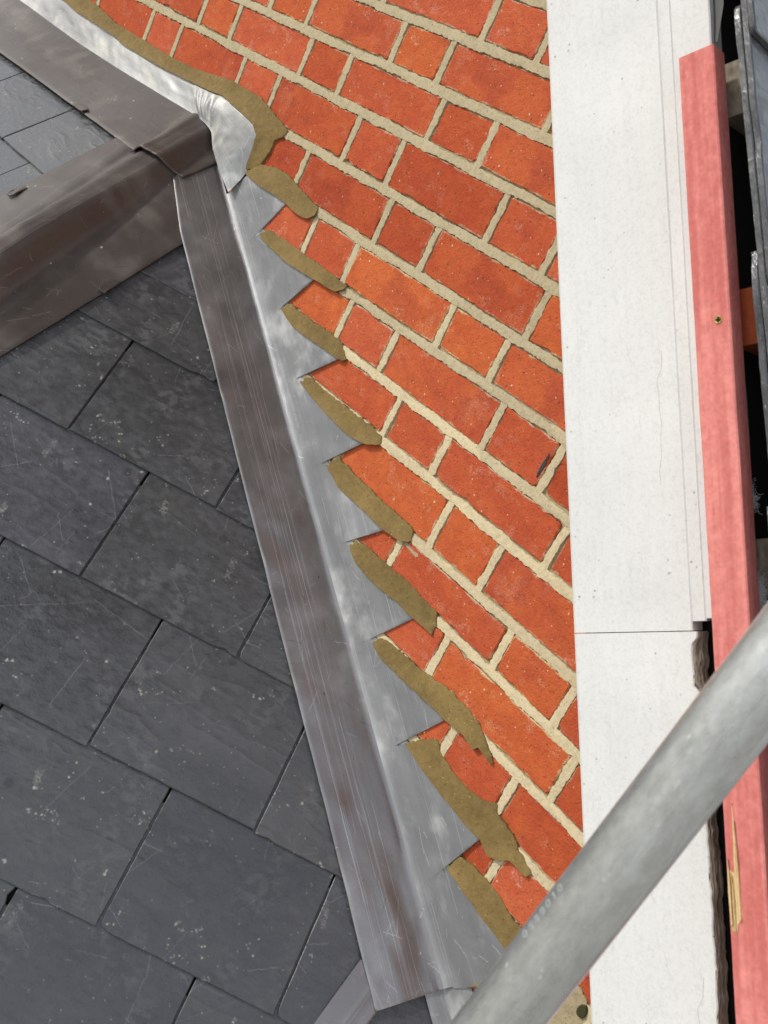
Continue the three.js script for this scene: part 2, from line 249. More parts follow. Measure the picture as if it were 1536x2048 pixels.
// outline of a polygon walked in steps, nibbled inwards; chips: number of spalls
function nibble(poly, step, amp, seed, chips = 0, chipDeep = 0.005, chipWide = 0.009) {
  const r = rng(seed), out = [], n = poly.length; let per = 0; const cum = [0];
  for (let i = 0; i < n; i++) { const a = poly[i], b = poly[(i + 1) % n]; per += Math.hypot(b[0] - a[0], b[1] - a[1]); cum.push(per); }
  const ch = Array.from({ length: chips }, () => { const corner = r() < 0.5; return [corner ? cum[Math.floor(r() * n)] : r() * per, chipDeep * (0.35 + r()), chipWide * (0.5 + r() * 1.2)]; });
  for (let i = 0; i < n; i++) {
    const a = poly[i], b = poly[(i + 1) % n], L = Math.hypot(b[0] - a[0], b[1] - a[1]); if (L < 1e-5) continue;
    const nx = -(b[1] - a[1]) / L, ny = (b[0] - a[0]) / L, k = Math.max(1, Math.round(L / step));
    for (let j = 0; j < k; j++) {
      const t = j / k, s = cum[i] + t * L; let d = amp * (0.15 + 1.3 * n2(s * 45, seed, 5) * n2(s * 160, seed, 6) + 0.3 * n2(s * 420, seed, 7));
      for (const [c, e, w] of ch) { const q = Math.min(Math.abs(s - c), per - Math.abs(s - c)); d += e * Math.exp(-((q / w) ** 2)) * (0.7 + 0.6 * n2(s * 300, seed, 9)); }
      if (j === 0) { const p = poly[(i + n - 1) % n], Lp = Math.hypot(a[0] - p[0], a[1] - p[1]) || 1, mx = nx - (a[1] - p[1]) / Lp, my = ny + (a[0] - p[0]) / Lp, ml = Math.hypot(mx, my) || 1; d = d * 1.25 + amp * 0.5; out.push([a[0] + mx / ml * d, a[1] + my / ml * d]); }
      else out.push([lerp(a[0], b[0], t) + nx * d, lerp(a[1], b[1], t) + ny * d]);
    }
  }
  return out;
}
function clip(poly, nx, ny, d) { // keep nx*x + ny*y >= d
  const out = [];
  for (let i = 0; i < poly.length; i++) { const a = poly[i], b = poly[(i + 1) % poly.length], fa = nx * a[0] + ny * a[1] - d, fb = nx * b[0] + ny * b[1] - d; if (fa >= 0) out.push(a); if ((fa > 0 && fb < 0) || (fa < 0 && fb > 0)) { const t = fa / (fa - fb); out.push([lerp(a[0], b[0], t), lerp(a[1], b[1], t)]); } }
  return out;
}
const polyArea = (p) => p.reduce((s, a, i) => { const b = p[(i + 1) % p.length]; return s + a[0] * b[1] - b[0] * a[1]; }, 0) / 2;
function along(line, n) { // resample a polyline to n + 1 points
  const cum = [0]; for (let i = 1; i < line.length; i++) cum.push(cum[i - 1] + Math.hypot(...line[i].map((q, k) => q - line[i - 1][k])));
  const out = []; for (let j = 0; j <= n; j++) { const s = cum[cum.length - 1] * j / n; let i = 1; while (i < line.length - 1 && cum[i] < s) i++; const t = clamp((s - cum[i - 1]) / (cum[i] - cum[i - 1] || 1)); out.push(line[i].map((q, k) => lerp(line[i - 1][k], q, t))); }
  return out;
}
const polylineLength = (l) => l.slice(1).reduce((s, p, i) => s + Math.hypot(...p.map((q, k) => q - l[i][k])), 0);
function box(x0, x1, y0, y1, z0, z1) { const g = new THREE.BoxGeometry(x1 - x0, y1 - y0, z1 - z0); g.translate((x0 + x1) / 2, (y0 + y1) / 2, (z0 + z1) / 2); return g; }

// ---------------------------------------------------------------- the frames of the place
const PITCH = Math.atan(0.632 / Math.SQRT1_2), sP = Math.sin(PITCH), cP = Math.cos(PITCH), Q = Math.SQRT1_2;
const K = V(-0.354, -0.355, 0);                       // where the hip meets the wall
const n1 = V(sP * Q, cP, sP * Q), h1 = V(Q, 0, -Q), d1 = V(cP * Q, -sP, cP * Q);        // splayed slope
const nF = V(0, cP, sP), hF = V(1, 0, 0), dF = V(0, -sP, cP);                          // front slope
const hip = V(0.2951, -0.6367, 0.7124).normalize(), f1 = new THREE.Vector3().crossVectors(hip, n1).normalize(), f2 = new THREE.Vector3().crossVectors(hip, nF).normalize();
if (f1.dot(h1) < 0) f1.negate(); if (f2.x > 0) f2.negate();
const nb = n1.clone().add(nF).normalize();
const F = V(1, -0.632, 0).normalize(), UP = V(-F.y, F.x, 0), gW = new THREE.Vector3().crossVectors(n1, F).normalize(); if (gW.z < 0) gW.negate(); // abutment line, up the wall, out along the slope
const comb = (o, ...p) => { const v = o.clone(); for (let i = 0; i < p.length; i += 2) v.addScaledVector(p[i], p[i + 1]); return v; };
const TB = V(0.61345, -0.78973, 0), NB = V(0.78973, 0.61345, 0);   // down the verge, square to the main roof
const verge = (s, m, z) => V(TB.x * s + NB.x * m, TB.y * s + NB.y * m, z);
const roofY = (x) => x < K.x ? K.y : K.y - 0.632 * (x - K.x);

// Measured off the building, in millimetres.
const BEDS = {'-8':[605.3,0],'-7':[529.7,0],'-6':[454.0,0],'-5':[378.3,0],'-4':[302.7,0],'-3':[227.0,0],'-2':[151.3,0],'-1':[75.7,0],0:[0.0,0],1:[-75.8,0.0033],2:[-149.4,0.0058],3:[-222.7,0.0032],4:[-304.2,0.0059],5:[-383.3,0.0066],6:[-462.5,0.0187],7:[-537.8,0.0109],8:[-609.5,0.0093],9:[-695.8,0.0163],10:[-755.5,0.002],11:[-838.3,0.0101],12:[-908.0,0],13:[-983.7,0],14:[-1059.4,0],15:[-1135.0,0],16:[-1210.7,0],17:[-1286.4,0],18:[-1362.0,0],19:[-1437.7,0],20:[-1513.4,0],21:[-1589.0,0],22:[-1664.7,0],23:[-1740.4,0]}; // bed joint: height, slope
const PERPS = {"3":[[-506.2,-496.3],[-393.8,-385.4],[-168.8,-162.4],[-56.2,-53.4],[168.8,172.8],[281.2,284.6]],"4":[[-675.0,-676.9],[-562.5,-563.9],[-337.5,-333.5],[-225.0,-223.2],[0.0,5.6],[112.5,115.3],[337.5,341.3],[450.0,448.2]],"5":[[-56.2,-60.7],[168.8,161.2],[281.2,270.6],[506.2,493.3]],"6":[[0.0,4.6],[112.5,116.9],[337.5,343.2],[450.0,453.0]],"7":[[168.8,173.3],[281.2,285.3],[506.2,513.4],[618.8,624.6]],"8":[[337.5,329.0],[450.0,438.6],[675.0,668.4]],"9":[[506.2,511.9],[618.8,616.5]],"10":[[450.0,447.2],[675.0,673.4],[787.5,787.9]],"11":[[618.8,612.6],[843.8,854.0]],"12":[[675.0,674.0],[787.5,783.9]],"13":[[843.8,840.5]],"2":[[-225,-212],[0,16],[112.5,123],[337.5,346]],"1":[[168.8,189],[281.2,299]]}; // course: [regular x, true x]
const FILLETS = [[[[-1900,-300],[-1214,-301],[-1022,-300],[-947,-307],[-756,-311],[-715,-316],[-533,-316],[-430,-311],[-369,-308],[-331,-304],[-258,-312],[-214,-318],[-192,-331],[-188,-361],[-188,-388]],[[-1900,-272],[-1122,-275],[-913,-274],[-886,-274],[-773,-288],[-686,-289],[-553,-291],[-448,-288],[-326,-274],[-229,-275],[-186,-285],[-147,-294],[-125,-300],[-131,-312],[-148,-324],[-148,-341],[-159,-368],[-159,-375]]],[[[-189,-393],[-133,-398],[-58,-397],[-21,-402],[9,-400],[22,-387]],[[-163,-371],[-162,-368],[-119,-358],[-91,-357],[-56,-362],[-28,-368],[16,-374]]],[[[-86,-465],[-56,-471],[5,-475],[63,-473],[78,-471],[137,-468],[151,-458]],[[-91,-459],[-74,-448],[18,-447],[111,-449],[151,-449]]],[[[36,-541],[82,-553],[135,-551],[185,-549],[202,-548],[215,-546]],[[36,-538],[49,-526],[109,-526],[165,-523],[191,-524],[219,-541]]],[[[148,-616],[180,-621],[242,-628],[298,-631],[334,-622],[351,-614]],[[144,-609],[164,-599],[222,-601],[282,-599],[327,-597],[349,-600],[356,-610]]],[[[276,-692],[322,-703],[377,-704],[431,-705],[469,-700],[483,-693]],[[273,-688],[291,-668],[335,-671],[394,-674],[449,-673],[478,-675],[484,-687]]],[[[389,-762],[417,-774],[468,-777],[516,-772],[551,-773],[575,-770],[590,-771]],[[387,-753],[413,-743],[458,-743],[508,-738],[546,-741],[577,-742],[590,-755],[589,-770]]],[[[510,-847],[538,-853],[591,-852],[650,-848],[678,-848],[710,-843],[734,-848],[738,-839],[752,-841],[765,-844]],[[506,-841],[517,-830],[546,-826],[606,-820],[652,-811],[694,-812],[720,-815],[735,-825],[757,-833],[766,-842]]],[[[639,-919],[682,-926],[730,-930],[781,-934],[807,-931],[826,-940],[838,-934],[855,-919],[870,-918],[884,-918]],[[638,-918],[657,-895],[677,-877],[690,-889],[726,-895],[754,-896],[783,-889],[798,-878],[806,-890],[833,-891],[856,-901],[870,-906],[887,-910]]],[[[787,-1000],[816,-1002],[857,-1008],[887,-1009],[911,-1011],[956,-1017],[979,-1017]],[[786,-998],[791,-976],[805,-969],[845,-967],[871,-967],[896,-976],[914,-975],[954,-981],[983,-999]]],[[[896,-1097],[905,-1084],[918,-1075],[936,-1067]],[[895,-1093],[903,-1077],[912,-1061],[929,-1050]]]];
const SAW = [[167,28],[167,60],[274,123],[277,57],[428,134],[428,55],[575,136],[556,50],[719,143],[706,53],[854,129],[839,57],[989,131],[986,51],[1133,128],[1137,55],[1287,135],[1307,66],[1476,147]]; // cut edge of the steps: along, up
const APRON_TOP = [[-1900,-303,3],[-1214,-301,3],[-1022,-300,3],[-947,-307,3],[-756,-311,3],[-715,-316,3],[-533,-316,3],[-430,-311,3]], APRON_BOT = [[-1900,-334,12],[-1344,-346,12],[-1152,-350,12],[-1036,-354,12],[-883,-359,12],[-697,-360,12],[-483,-358,12],[-362,-356,12]];
const SADDLE_TOP = [[-430,-311],[-369,-308],[-331,-304],[-258,-312],[-214,-318],[-192,-331],[-188,-361],[-185,-392]], SADDLE_BOT = [[-362,-356,12],[-319,-354,12],[-295,-358,12],[-278,-373,12],[-257,-389,12],[-229,-410,12],[-197,-435,10]];
const SPLINTER = [[1133.6,463.4],[1158.5,464.2],[1185.6,464.4],[1189.9,466.1],[1221.1,466.9],[1238.9,466.7],[1244.0,462.6],[1253.3,460.5],[1249.9,454.9],[1223.2,454.7],[1191.5,454.9],[1193.3,457.1],[1197.3,460.8],[1167.9,461.7],[1140.6,462.0]];


// ---------------------------------------------------------------- ground far below
const ground = mesh('ground', new THREE.PlaneGeometry(300, 300).rotateX(-Math.PI / 2).translate(0, -5.2, 0), plain([0.34, 0.31, 0.26], 0.95));
ground.userData.kind = 'structure';

// ---------------------------------------------------------------- brick wall
const wall = thing('brick_wall', 'orange red brick wall in old lime mortar above the slate bay roof', 'brick wall');
{
  const sh = new THREE.Shape([[-2.6, -5.2], [2.6, -5.2], [2.6, -2.88], [-0.92, 1.65], [-2.6, 1.65]].map((p) => new THREE.Vector2(...p)));
  const core = new THREE.ExtrudeGeometry(sh, { depth: 0.2, bevelEnabled: false }); core.translate(0, 0, -0.214);
  mesh('wall_core', core, plain([0.30, 0.24, 0.16], 0.95), wall);
  const bed = new THREE.ShapeGeometry(new THREE.Shape([[-1.75, -1.7], [1.7, -1.7], [1.7, -1.70], [-0.05, 0.42], [-1.75, 0.42]].map((p) => new THREE.Vector2(...p)))), bp = bed.attributes.position, bu = bed.attributes.uv, bc = [];
  for (let i = 0; i < bp.count; i++) { bu.setXY(i, bp.getX(i) * 3, bp.getY(i) * 3); bp.setZ(i, -0.0036); bc.push(0.40, 0.335, 0.21); }
  bed.setAttribute('color', new THREE.Float32BufferAttribute(bc, 3)); mesh('mortar_backing', bed, mortarMat, wall);
  const bedY = (k, x) => { const b = BEDS[k]; return b ? (b[0] + b[1] * x * 1000) / 1000 : -k * 0.07567; };
  const perpAt = (k, ideal) => { const l = PERPS[k] || []; for (const [i, x] of l) if (Math.abs(i - ideal * 1000) < 1) return x / 1000; let s = 0, w = 0; for (const [i, x] of l) { const q = 1 / (30 + Math.abs(i - ideal * 1000)); s += q * (x - i); w += q; } return ideal + (w ? s / w / 1000 : 0.004); };
  const TAN = [0.475, 0.405, 0.268], CREAM = [0.66, 0.56, 0.37];
  const tone = (k, x) => { const a = { 6: x > 0.6 ? 0.5 : 0.15, 7: x < 0.515 ? 0.95 : x < 0.80 ? 0.45 : 0.9, 8: 1, 9: x < 0.62 ? 0.75 : 0.55, 10: 1, 11: 0.95, 12: 0.8, 13: 0.7, 14: 0.2 }[k]; return mix3(TAN, CREAM, clamp((a ?? (k > 14 ? 0.2 : 0.12)) + 0.25 * nz(x * 9, k, 4))); };
  let id = 0;
  const seen = (x0, x1, y0, y1) => y1 > Math.min(roofY(x0), roofY(x1)) - 0.03 && x0 * NB.x + y0 * NB.y < 0.30 && x1 > -1.75 && y1 < 0.42;
  for (let k = -5; k <= 17; k++) {
    const odd = ((k % 2) + 2) % 2;            // Flemish bond, alternate courses shifted
    for (let j = -6; j <= 5; j++) {
      const o = j * 0.3375 + (odd ? -0.05625 : 0.1305) ;   // stretcher starts here, header after it
      const xs = [o, o + 0.225, o + 0.3375].map((x) => perpAt(k, x));
      for (const [a, b, kind] of [[xs[0], xs[1], 's'], [xs[1], xs[2], 'h']]) {
        const r = rng(900 + ++id), xm = (a + b) / 2, y0 = bedY(k, xm), y1 = bedY(k - 1, xm);
        if (!seen(a, b, y0, y1)) continue;
        const jw = 0.0053 + r() * 0.0012, w = b - a - 2 * jw, h = y1 - y0 - 2 * (0.0058 + r() * 0.0012), sl = (bedY(k, b) - bedY(k, a)) / (b - a) + (r() - 0.5) * 0.008;
        const z = -0.0004 + (r() - 0.5) * 0.0028, tx = (r() - 0.5) * 0.006, ty = (r() - 0.5) * 0.014, ca = Math.cos(sl), sa = Math.sin(sl), yc = (y0 + y1) / 2;
        const out = nibble([[-w / 2, -h / 2], [w / 2, -h / 2], [w / 2, h / 2], [-w / 2, h / 2]], 0.0075, 0.0021, 300 + id, Math.floor(r() * 3.4), 0.0030, 0.008);
        const flipU = r() < 0.5, flipV = r() < 0.5;
        const g = plate(out, 0.0013, 0.03, (x, y, hh) => V(xm + x * ca - y * sa, yc + x * sa + y * ca, z + x * tx + y * ty + hh), (x, y) => [flipU ? 0.5 - x / w : 0.5 + x / w, flipV ? 0.5 - y / h : 0.5 + y / h], 0.0009, r);
        const L = brickMats[kind]; mesh('brick', g, L[Math.floor(r() * L.length)], wall);
        // the perpend at its right-hand end
        const n = 26, top = y1 + 0.001, bot = y0 - 0.001, rows = [], uvs = [], cols = [], pr = [-1, -0.985, -0.985, -0.6, 0, 0.6, 0.985, 0.985, 1], pz = [-0.008, 0.0002, 0.0002, 0.0005, 0.0006, 0.0006, 0.0004, 0.0004, -0.008], lean = (r() - 0.5) * 0.003, tt = k >= 8 ? 0.95 : k >= 6 ? 0.25 + 0.5 * r() : 0.15;
        for (let i = 0; i <= n; i++) { const y = lerp(bot, top, i / n), row = [], uv = [], cl = []; const hwL = 0.0058 + 0.0040 * nz(y * 90, id, 2) + 0.0030 * nz(y * 400, id, 3), hwR = 0.0058 + 0.0040 * nz(y * 90, id + 40, 2) + 0.0030 * nz(y * 400, id + 40, 3);
          pr.forEach((q, m) => { row.push(V(b + lean * (i / n - 0.5) + q * (q < 0 ? hwL : hwR), y, pz[m] - 0.0004 + 0.0011 * nz(y * 130, q * 3 + id, 6))); uv.push([b * 3 + q * 0.02, y * 3]); cl.push(mix3(TAN, CREAM, clamp(tt + 0.3 * nz(y * 20, id, 9)))); });
          rows.push(row); uvs.push(uv); cols.push(cl); }
        mesh('perpend_joint', sheet(rows, uvs, cols), mortarMat, wall);
      }
    }
    // the bed joint under this course, struck so that it leans back towards the top
    let x0 = -1.75, x1 = 1.6;
    const yk = bedY(k, 0); if (yk < K.y - 0.02) x0 = K.x + (K.y - yk) / 0.632 - 0.08; x1 = Math.min(1.6, (0.31 - yk * NB.y) / NB.x);
    if (yk > 0.40 || x1 - x0 < 0.02) continue;
    const n = Math.ceil((x1 - x0) / 0.0028), rows = [], uvs = [], cols = [], pr = [-1, -0.985, -0.985, -0.6, 0, 0.6, 0.985, 0.985, 1], pz = [-0.008, 0.0009, 0.0009, 0.0011, 0.0008, 0.0004, 0.0000, 0.0000, -0.008];
    for (let i = 0; i <= n; i++) { const x = lerp(x0, x1, i / n), y = bedY(k, x), row = [], uv = [], cl = [], lo = 0.0065 + 0.0052 * nz(x * 34, k, 12) + 0.0034 * nz(x * 260, k, 13), hi = 0.0063 + 0.0046 * nz(x * 28, k + 50, 12) + 0.0030 * nz(x * 260, k + 50, 13);
      pr.forEach((q, m) => { row.push(V(x, y + q * (q < 0 ? lo : hi), pz[m] + 0.0012 * nz(x * 60, q * 2 + k * 7, 14))); uv.push([x * 3, y * 3 + q * 0.02]); cl.push(tone(k, x + 0.01 * q)); });
      rows.push(row); uvs.push(uv); cols.push(cl); }
    mesh('bed_joint', sheet(rows, uvs, cols), mortarMat, wall);
  }
  // fresh mortar pushed into the chases over the lead
  const fillet = ([lo, up], f, name = 'fresh_mortar', mat = freshMat, flat = 1) => {
    const L = Math.max(polylineLength(lo), polylineLength(up)) / 1000, n = Math.max(12, Math.ceil(L / 0.004)), A = along(lo, n), B = along(up, n), rows = [], uvs = [];
    const ts = [0, 0, 0, 0.08, 0.2, 0.36, 0.52, 0.68, 0.82, 0.93, 1, 1, 1], zs = [0.000, 0.0072, 0.0072, 0.0068, 0.0058, 0.0048, 0.0041, 0.0036, 0.0031, 0.0027, 0.0022, 0.0022, -0.004], big = f === 0 ? 1.25 : 1;
    for (let i = 0; i <= n; i++) { const row = [], uv = [], end = Math.min(1, Math.min(i, n - i) / 2.2 + 0.15);
      const a = A[i], b = B[i], dx = b[0] - a[0], dy = b[1] - a[1], l = Math.hypot(dx, dy) || 1, s = i / n * L;
      const ea = 0.0022 * nz(s * 90, f, 21) - 0.0012, eb = 0.0034 * nz(s * 110, f + 20, 21) + 0.0044 * nz(s * 380, f + 20, 22) - 0.0022;
      ts.forEach((t, m) => { const x = lerp(a[0], b[0], t) / 1000 + dx / l * lerp(ea, eb, t), y = lerp(a[1], b[1], t) / 1000 + dy / l * lerp(ea, eb, t); row.push(V(x, y, m === 0 || m === 12 ? -0.002 : zs[m] * Math.max(0.85, end) * big * flat + 0.0026 * nz(x * 34, y * 60, 23 + f) + 0.0010 * nz(x * 240, y * 240, 25))); uv.push([x * 3.2, y * 3.2]); });
      rows.push(row); uvs.push(uv); }
    const m = mesh(name, sheet(rows, uvs), mat, wall); if (f === 0) m.userData.label = 'olive wet mortar band over the bright lead';
    return m;
  };
  FILLETS.forEach((l, f) => fillet(l, f));
  const smearMat = mortarMat.clone(); smearMat.vertexColors = false; smearMat.color.setRGB(0.42, 0.35, 0.22);
  fillet([[[1002, -1050], [996, -1017], [996, -989], [996, -972]], [[1044, -1030], [1034, -996], [1026, -976], [1012, -968]]], 31, 'mortar_smear', smearMat, 0.45);
  fillet([[[418, -690], [440, -697], [470, -701], [505, -704]], [[420, -684], [446, -690], [478, -694], [508, -699]]], 33, 'mortar_smear', smearMat, 0.4);
  const spot = (x, y, rx, ry, z, mat, name, seed) => mesh(name, plate(nibble(Array.from({ length: 14 }, (_, i) => [Math.cos(i / 7 * Math.PI) * rx, Math.sin(i / 7 * Math.PI) * ry]), 0.002, 0.0012, seed, 1, 0.001, 0.002), 0.0006, 0.004, (a, b, h) => V(x + a, y + b, z + h), (a, b) => [a * 4, b * 4]), mat, wall);
  spot(1.026, -0.988, 0.008, 0.010, 0.0042, plain([0.045, 0.042, 0.014], 1), 'moss_tuft', 3); spot(0.6125, -0.494, 0.0036, 0.019, 0.0022, plain([0.085, 0.085, 0.09], 0.6, { metalness: 0.4 }), 'metal_tie', 5);
}

// ---------------------------------------------------------------- slate bay roof: splayed slope, front slope
const roof = thing('slate_roof', 'dark grey slate bay roof with a splayed slope and a front slope', 'slate roof');
{
  const hS = comb(h1, d1, 0.06).normalize(), dS = comb(d1, h1, -0.06).normalize();
  let id = 0;
  function slope(H, D, N, tails, joints, width, clips, u0, u1, top) {
    for (let r = 0; r < tails.length; r++) {
      const tail = tails[r], head = (r ? tails[r - 1] : top) - 0.17;
      for (let q = Math.floor((u0 - joints[r]) / width); q <= Math.ceil((u1 - joints[r]) / width); q++) {
        id++; const rr = rng(4000 + id), a = joints[r] + q * width + 0.0006 + rr() * 0.0010, b = joints[r] + (q + 1) * width - 0.0006 - rr() * 0.0010, tl = tail + (rr() - 0.5) * 0.004;
        let poly = [[a, head], [b, head], [b, tl], [a, tl]]; for (const c of clips) poly = clip(poly, ...c);
        if (poly.length < 3 || Math.abs(polyArea(poly)) < 4e-4) continue;
        if (polyArea(poly) < 0) poly.reverse();
        const out = nibble(poly, 0.010, 0.0008, 7000 + id, 2, 0.0035, 0.006), ou = rr(), ov = rr(), fl = rr() < 0.5 ? 1 : -1, lift = 0.0005 + rr() * 0.0012, tw = (rr() - 0.5) * 0.005;
        const g = plate(out, 0.0011, 0.0040, (x, y, h) => comb(K, H, x, D, y, N, -0.0022 + lift - (tl - y) * 0.0245 + tw * (x - (a + b) / 2) + h), (x, y) => [ou + fl * x / SLATE_M, ov + fl * y / SLATE_M]);
        mesh('slate', g, slateMats[Math.floor(rr() * 4)], roof);
      }
    }
  }
  // w1 = 0.955 u + 0.295 v is the distance from the hip; z of a point = -0.7071 u + 0.527 v, and turned by the 0.06 skew of the laying
  const hc = [hS.dot(f1), dS.dot(f1)], wz = [hS.z, dS.z];
  slope(hS, dS, n1, [0.235, 0.350, 0.468, 0.657, 0.847, 1.044, 1.231, 1.42, 1.61, 1.80], [0.13, 0.02, 0.018, 0.118, 0.25, 0.134, 0.012, 0.148, 0.026, 0.15], 0.244, [[hc[0], hc[1], 0.02], [wz[0], wz[1], 0.006]], -0.9, 1.9, 0.12);
  slope(hF, dF, nF, [0.10, 0.289, 0.48, 0.67, 0.86, 1.05, 1.24], [-0.15, -0.27, -0.145, -0.02, -0.15, -0.27, -0.14], 0.25, [[-0.955, 0.295, 0.02], [0, 1, 0.012]], -1.7, 0.6, 0.02);
  // boarding under the slates
  const tri = (pts, N, nm) => { const P = pts.flatMap((p) => comb(p, N, -0.02).toArray()), g = new THREE.BufferGeometry(); g.setAttribute('position', new THREE.Float32BufferAttribute(P, 3)); g.setIndex([0, 1, 2]); g.computeVertexNormals(); mesh(nm, g, plain([0.03, 0.03, 0.03], 0.95), roof); };
  tri([K, comb(K, hip, 2.2), comb(K, F, 2.6)], n1, 'splayed_underlay'); tri([K, comb(K, hip, 2.2), comb(K, hF, -1.9)], nF, 'front_underlay'); tri([comb(K, hF, -1.9), comb(K, hip, 2.2), comb(K, hF, -1.9, dF, 2.1)], nF, 'front_underlay');
}

// ---------------------------------------------------------------- stepped lead flashing down the abutment
{
  const t = thing('step_flashing', 'long stepped lead flashing with saw tooth top dressed down onto the slates', 'lead flashing');
  const END = 1.450, ripple = (a, c) => 0.0022 * nz(a * 9, c * 14, 61) + 0.0012 * nz(a * 26, c * 34, 63) + sst(1.0, 1.4, a) * 0.0050 * nz(a * 6, c * 40, 65);
  const dents = [[0.56, 0.092, 0.0035, 0.016], [0.84, 0.088, 0.004, 0.022], [0.80, 0.075, -0.002, 0.02], [1.03, 0.092, 0.003, 0.018], [1.19, 0.085, 0.0035, 0.02], [1.305, 0.088, 0.004, 0.024], [1.39, 0.07, 0.003, 0.022], [1.42, 0.093, 0.004, 0.014], [1.37, 0.035, 0.0035, 0.018], [1.40, 0.02, -0.004, 0.025], [1.25, 0.012, 0.003, 0.03], [0.36, 0.08, -0.002, 0.03]];
  const bump = (a, c) => ripple(a, c) + dents.reduce((s, [x, y, h, w]) => s + 0.6 * h * Math.exp(-(((a - x) ** 2) + ((c - y) ** 2) * 1.6) / (w * w)), 0);
  const LIFT = 0.0045, onWall = (a, b, z) => comb(K, F, a, UP, b).setZ(z + 0.0), onRoof = (a, c, h) => comb(K, F, a, gW, c, n1, h);
  const bend = (a, q) => { const k = 0.013 + 0.004 * n2(a * 9, 1, 66), A = onWall(a, k, 0.0042), B = comb(K, F, a, UP, 0.001).setZ(0.0046), C = onRoof(a, k, LIFT + bump(a, k)); return A.multiplyScalar((1 - q) ** 2).addScaledVector(B, 2 * q * (1 - q)).addScaledVector(C, q * q); };
  // upstand, tooth by tooth: columns run from the crease up to the cut edge
  const S = SAW.map(([a, b]) => [a / 1000, b / 1000]), foot = [S[0][0]]; // foot of each riser on the crease
  const teeth = []; for (let i = 1; i < S.length - 1; i += 2) { const root = S[i], tip = S[i + 1], nx = S[i + 2]; const end = nx ? nx[0] - nx[1] * (tip[0] - nx[0]) / (tip[1] - nx[1]) : END; teeth.push([foot[foot.length - 1], end, root, tip]); foot.push(end); }
  const rows = [], uvs = [];
  for (const [b0, b1, root, tip] of teeth) {
    const n = Math.ceil((b1 - b0) / 0.005);
    for (let i = 0; i <= n; i++) {
      const q = i / n, ab = lerp(b0, b1, q), at = Math.min(lerp(root[0], tip[0], q), END + 0.02), bt = lerp(root[1], tip[1], q) + 0.0012 * nz(at * 120, 2, 67), row = [], uv = [];
      const add = (a, b, z) => { row.push(onWall(a, b, z)); uv.push([b * 2.2 + 0.1, a * 0.9]); };
      add(at, bt, -0.0005); add(at, bt - 0.0002, 0.0030);
      for (let k = 0; k <= 12; k++) { const w = k / 12, b = lerp(bt, 0.0175, w); add(lerp(at, ab, (bt - b) / bt), b, 0.0030 + 0.0008 * sst(0, 0.3, w) + (0.0016 * nz(at * 12, b * 20, 68) + 0.0010 * nz(at * 45, b * 45, 69) + 0.0075 * sst(0.85, 1.35, at) * nz(at * 7, b * 46, 72)) * Math.sin(Math.PI * w)); }
      for (let k = 0; k <= 4; k++) { row.push(bend(ab, k / 8)); uv.push([0.1 + (0.0175 - k * 0.003) * 2.2, ab * 0.9]); }
      rows.push(row); uvs.push(uv);
    }
  }
  mesh('upstand', sheet(rows, uvs), upLead, t);
  const wr = [], wu = [], a0 = 0.150, nA = Math.ceil((END - a0) / 0.005);
  for (let i = 0; i <= nA; i++) {
    const aAt = (c) => lerp(0.045 + c * 0.95, END, i / nA), a = lerp(a0, END, i / nA), wd = 0.0985 + 0.0022 * nz(a * 7, 3, 71) - (a < 0.25 ? (0.25 - a) * 0.1 : 0), row = [], uv = [];
    const push = (p, c) => { row.push(p); uv.push([c * 1.7 + 0.22, aAt(c) * 0.9]); };
    for (let k = 4; k <= 8; k++) push(bend(aAt(0), k / 8), k * 0.0016);
    const c0 = 0.013 + 0.004 * n2(a * 9, 1, 66);
    for (let k = 1; k <= 16; k++) { const c = lerp(c0, wd, k / 16); push(onRoof(aAt(c), c, LIFT + bump(aAt(c), c)), c); }
    const ae = aAt(wd); push(onRoof(ae, wd + 0.0004, LIFT - 0.0022 + bump(ae, wd)), wd); push(onRoof(ae, wd - 0.004, LIFT - 0.0028 + bump(ae, wd) * 0.6), wd);
    wr.push(row); wu.push(uv);
  }
  { const last = wr[wr.length - 1]; wr.push(last.map((p) => comb(p, n1, -0.0024))); wu.push(wu[wu.length - 1]); }
  mesh('roof_wing', sheet(wr, wu), wingLead, t);
}

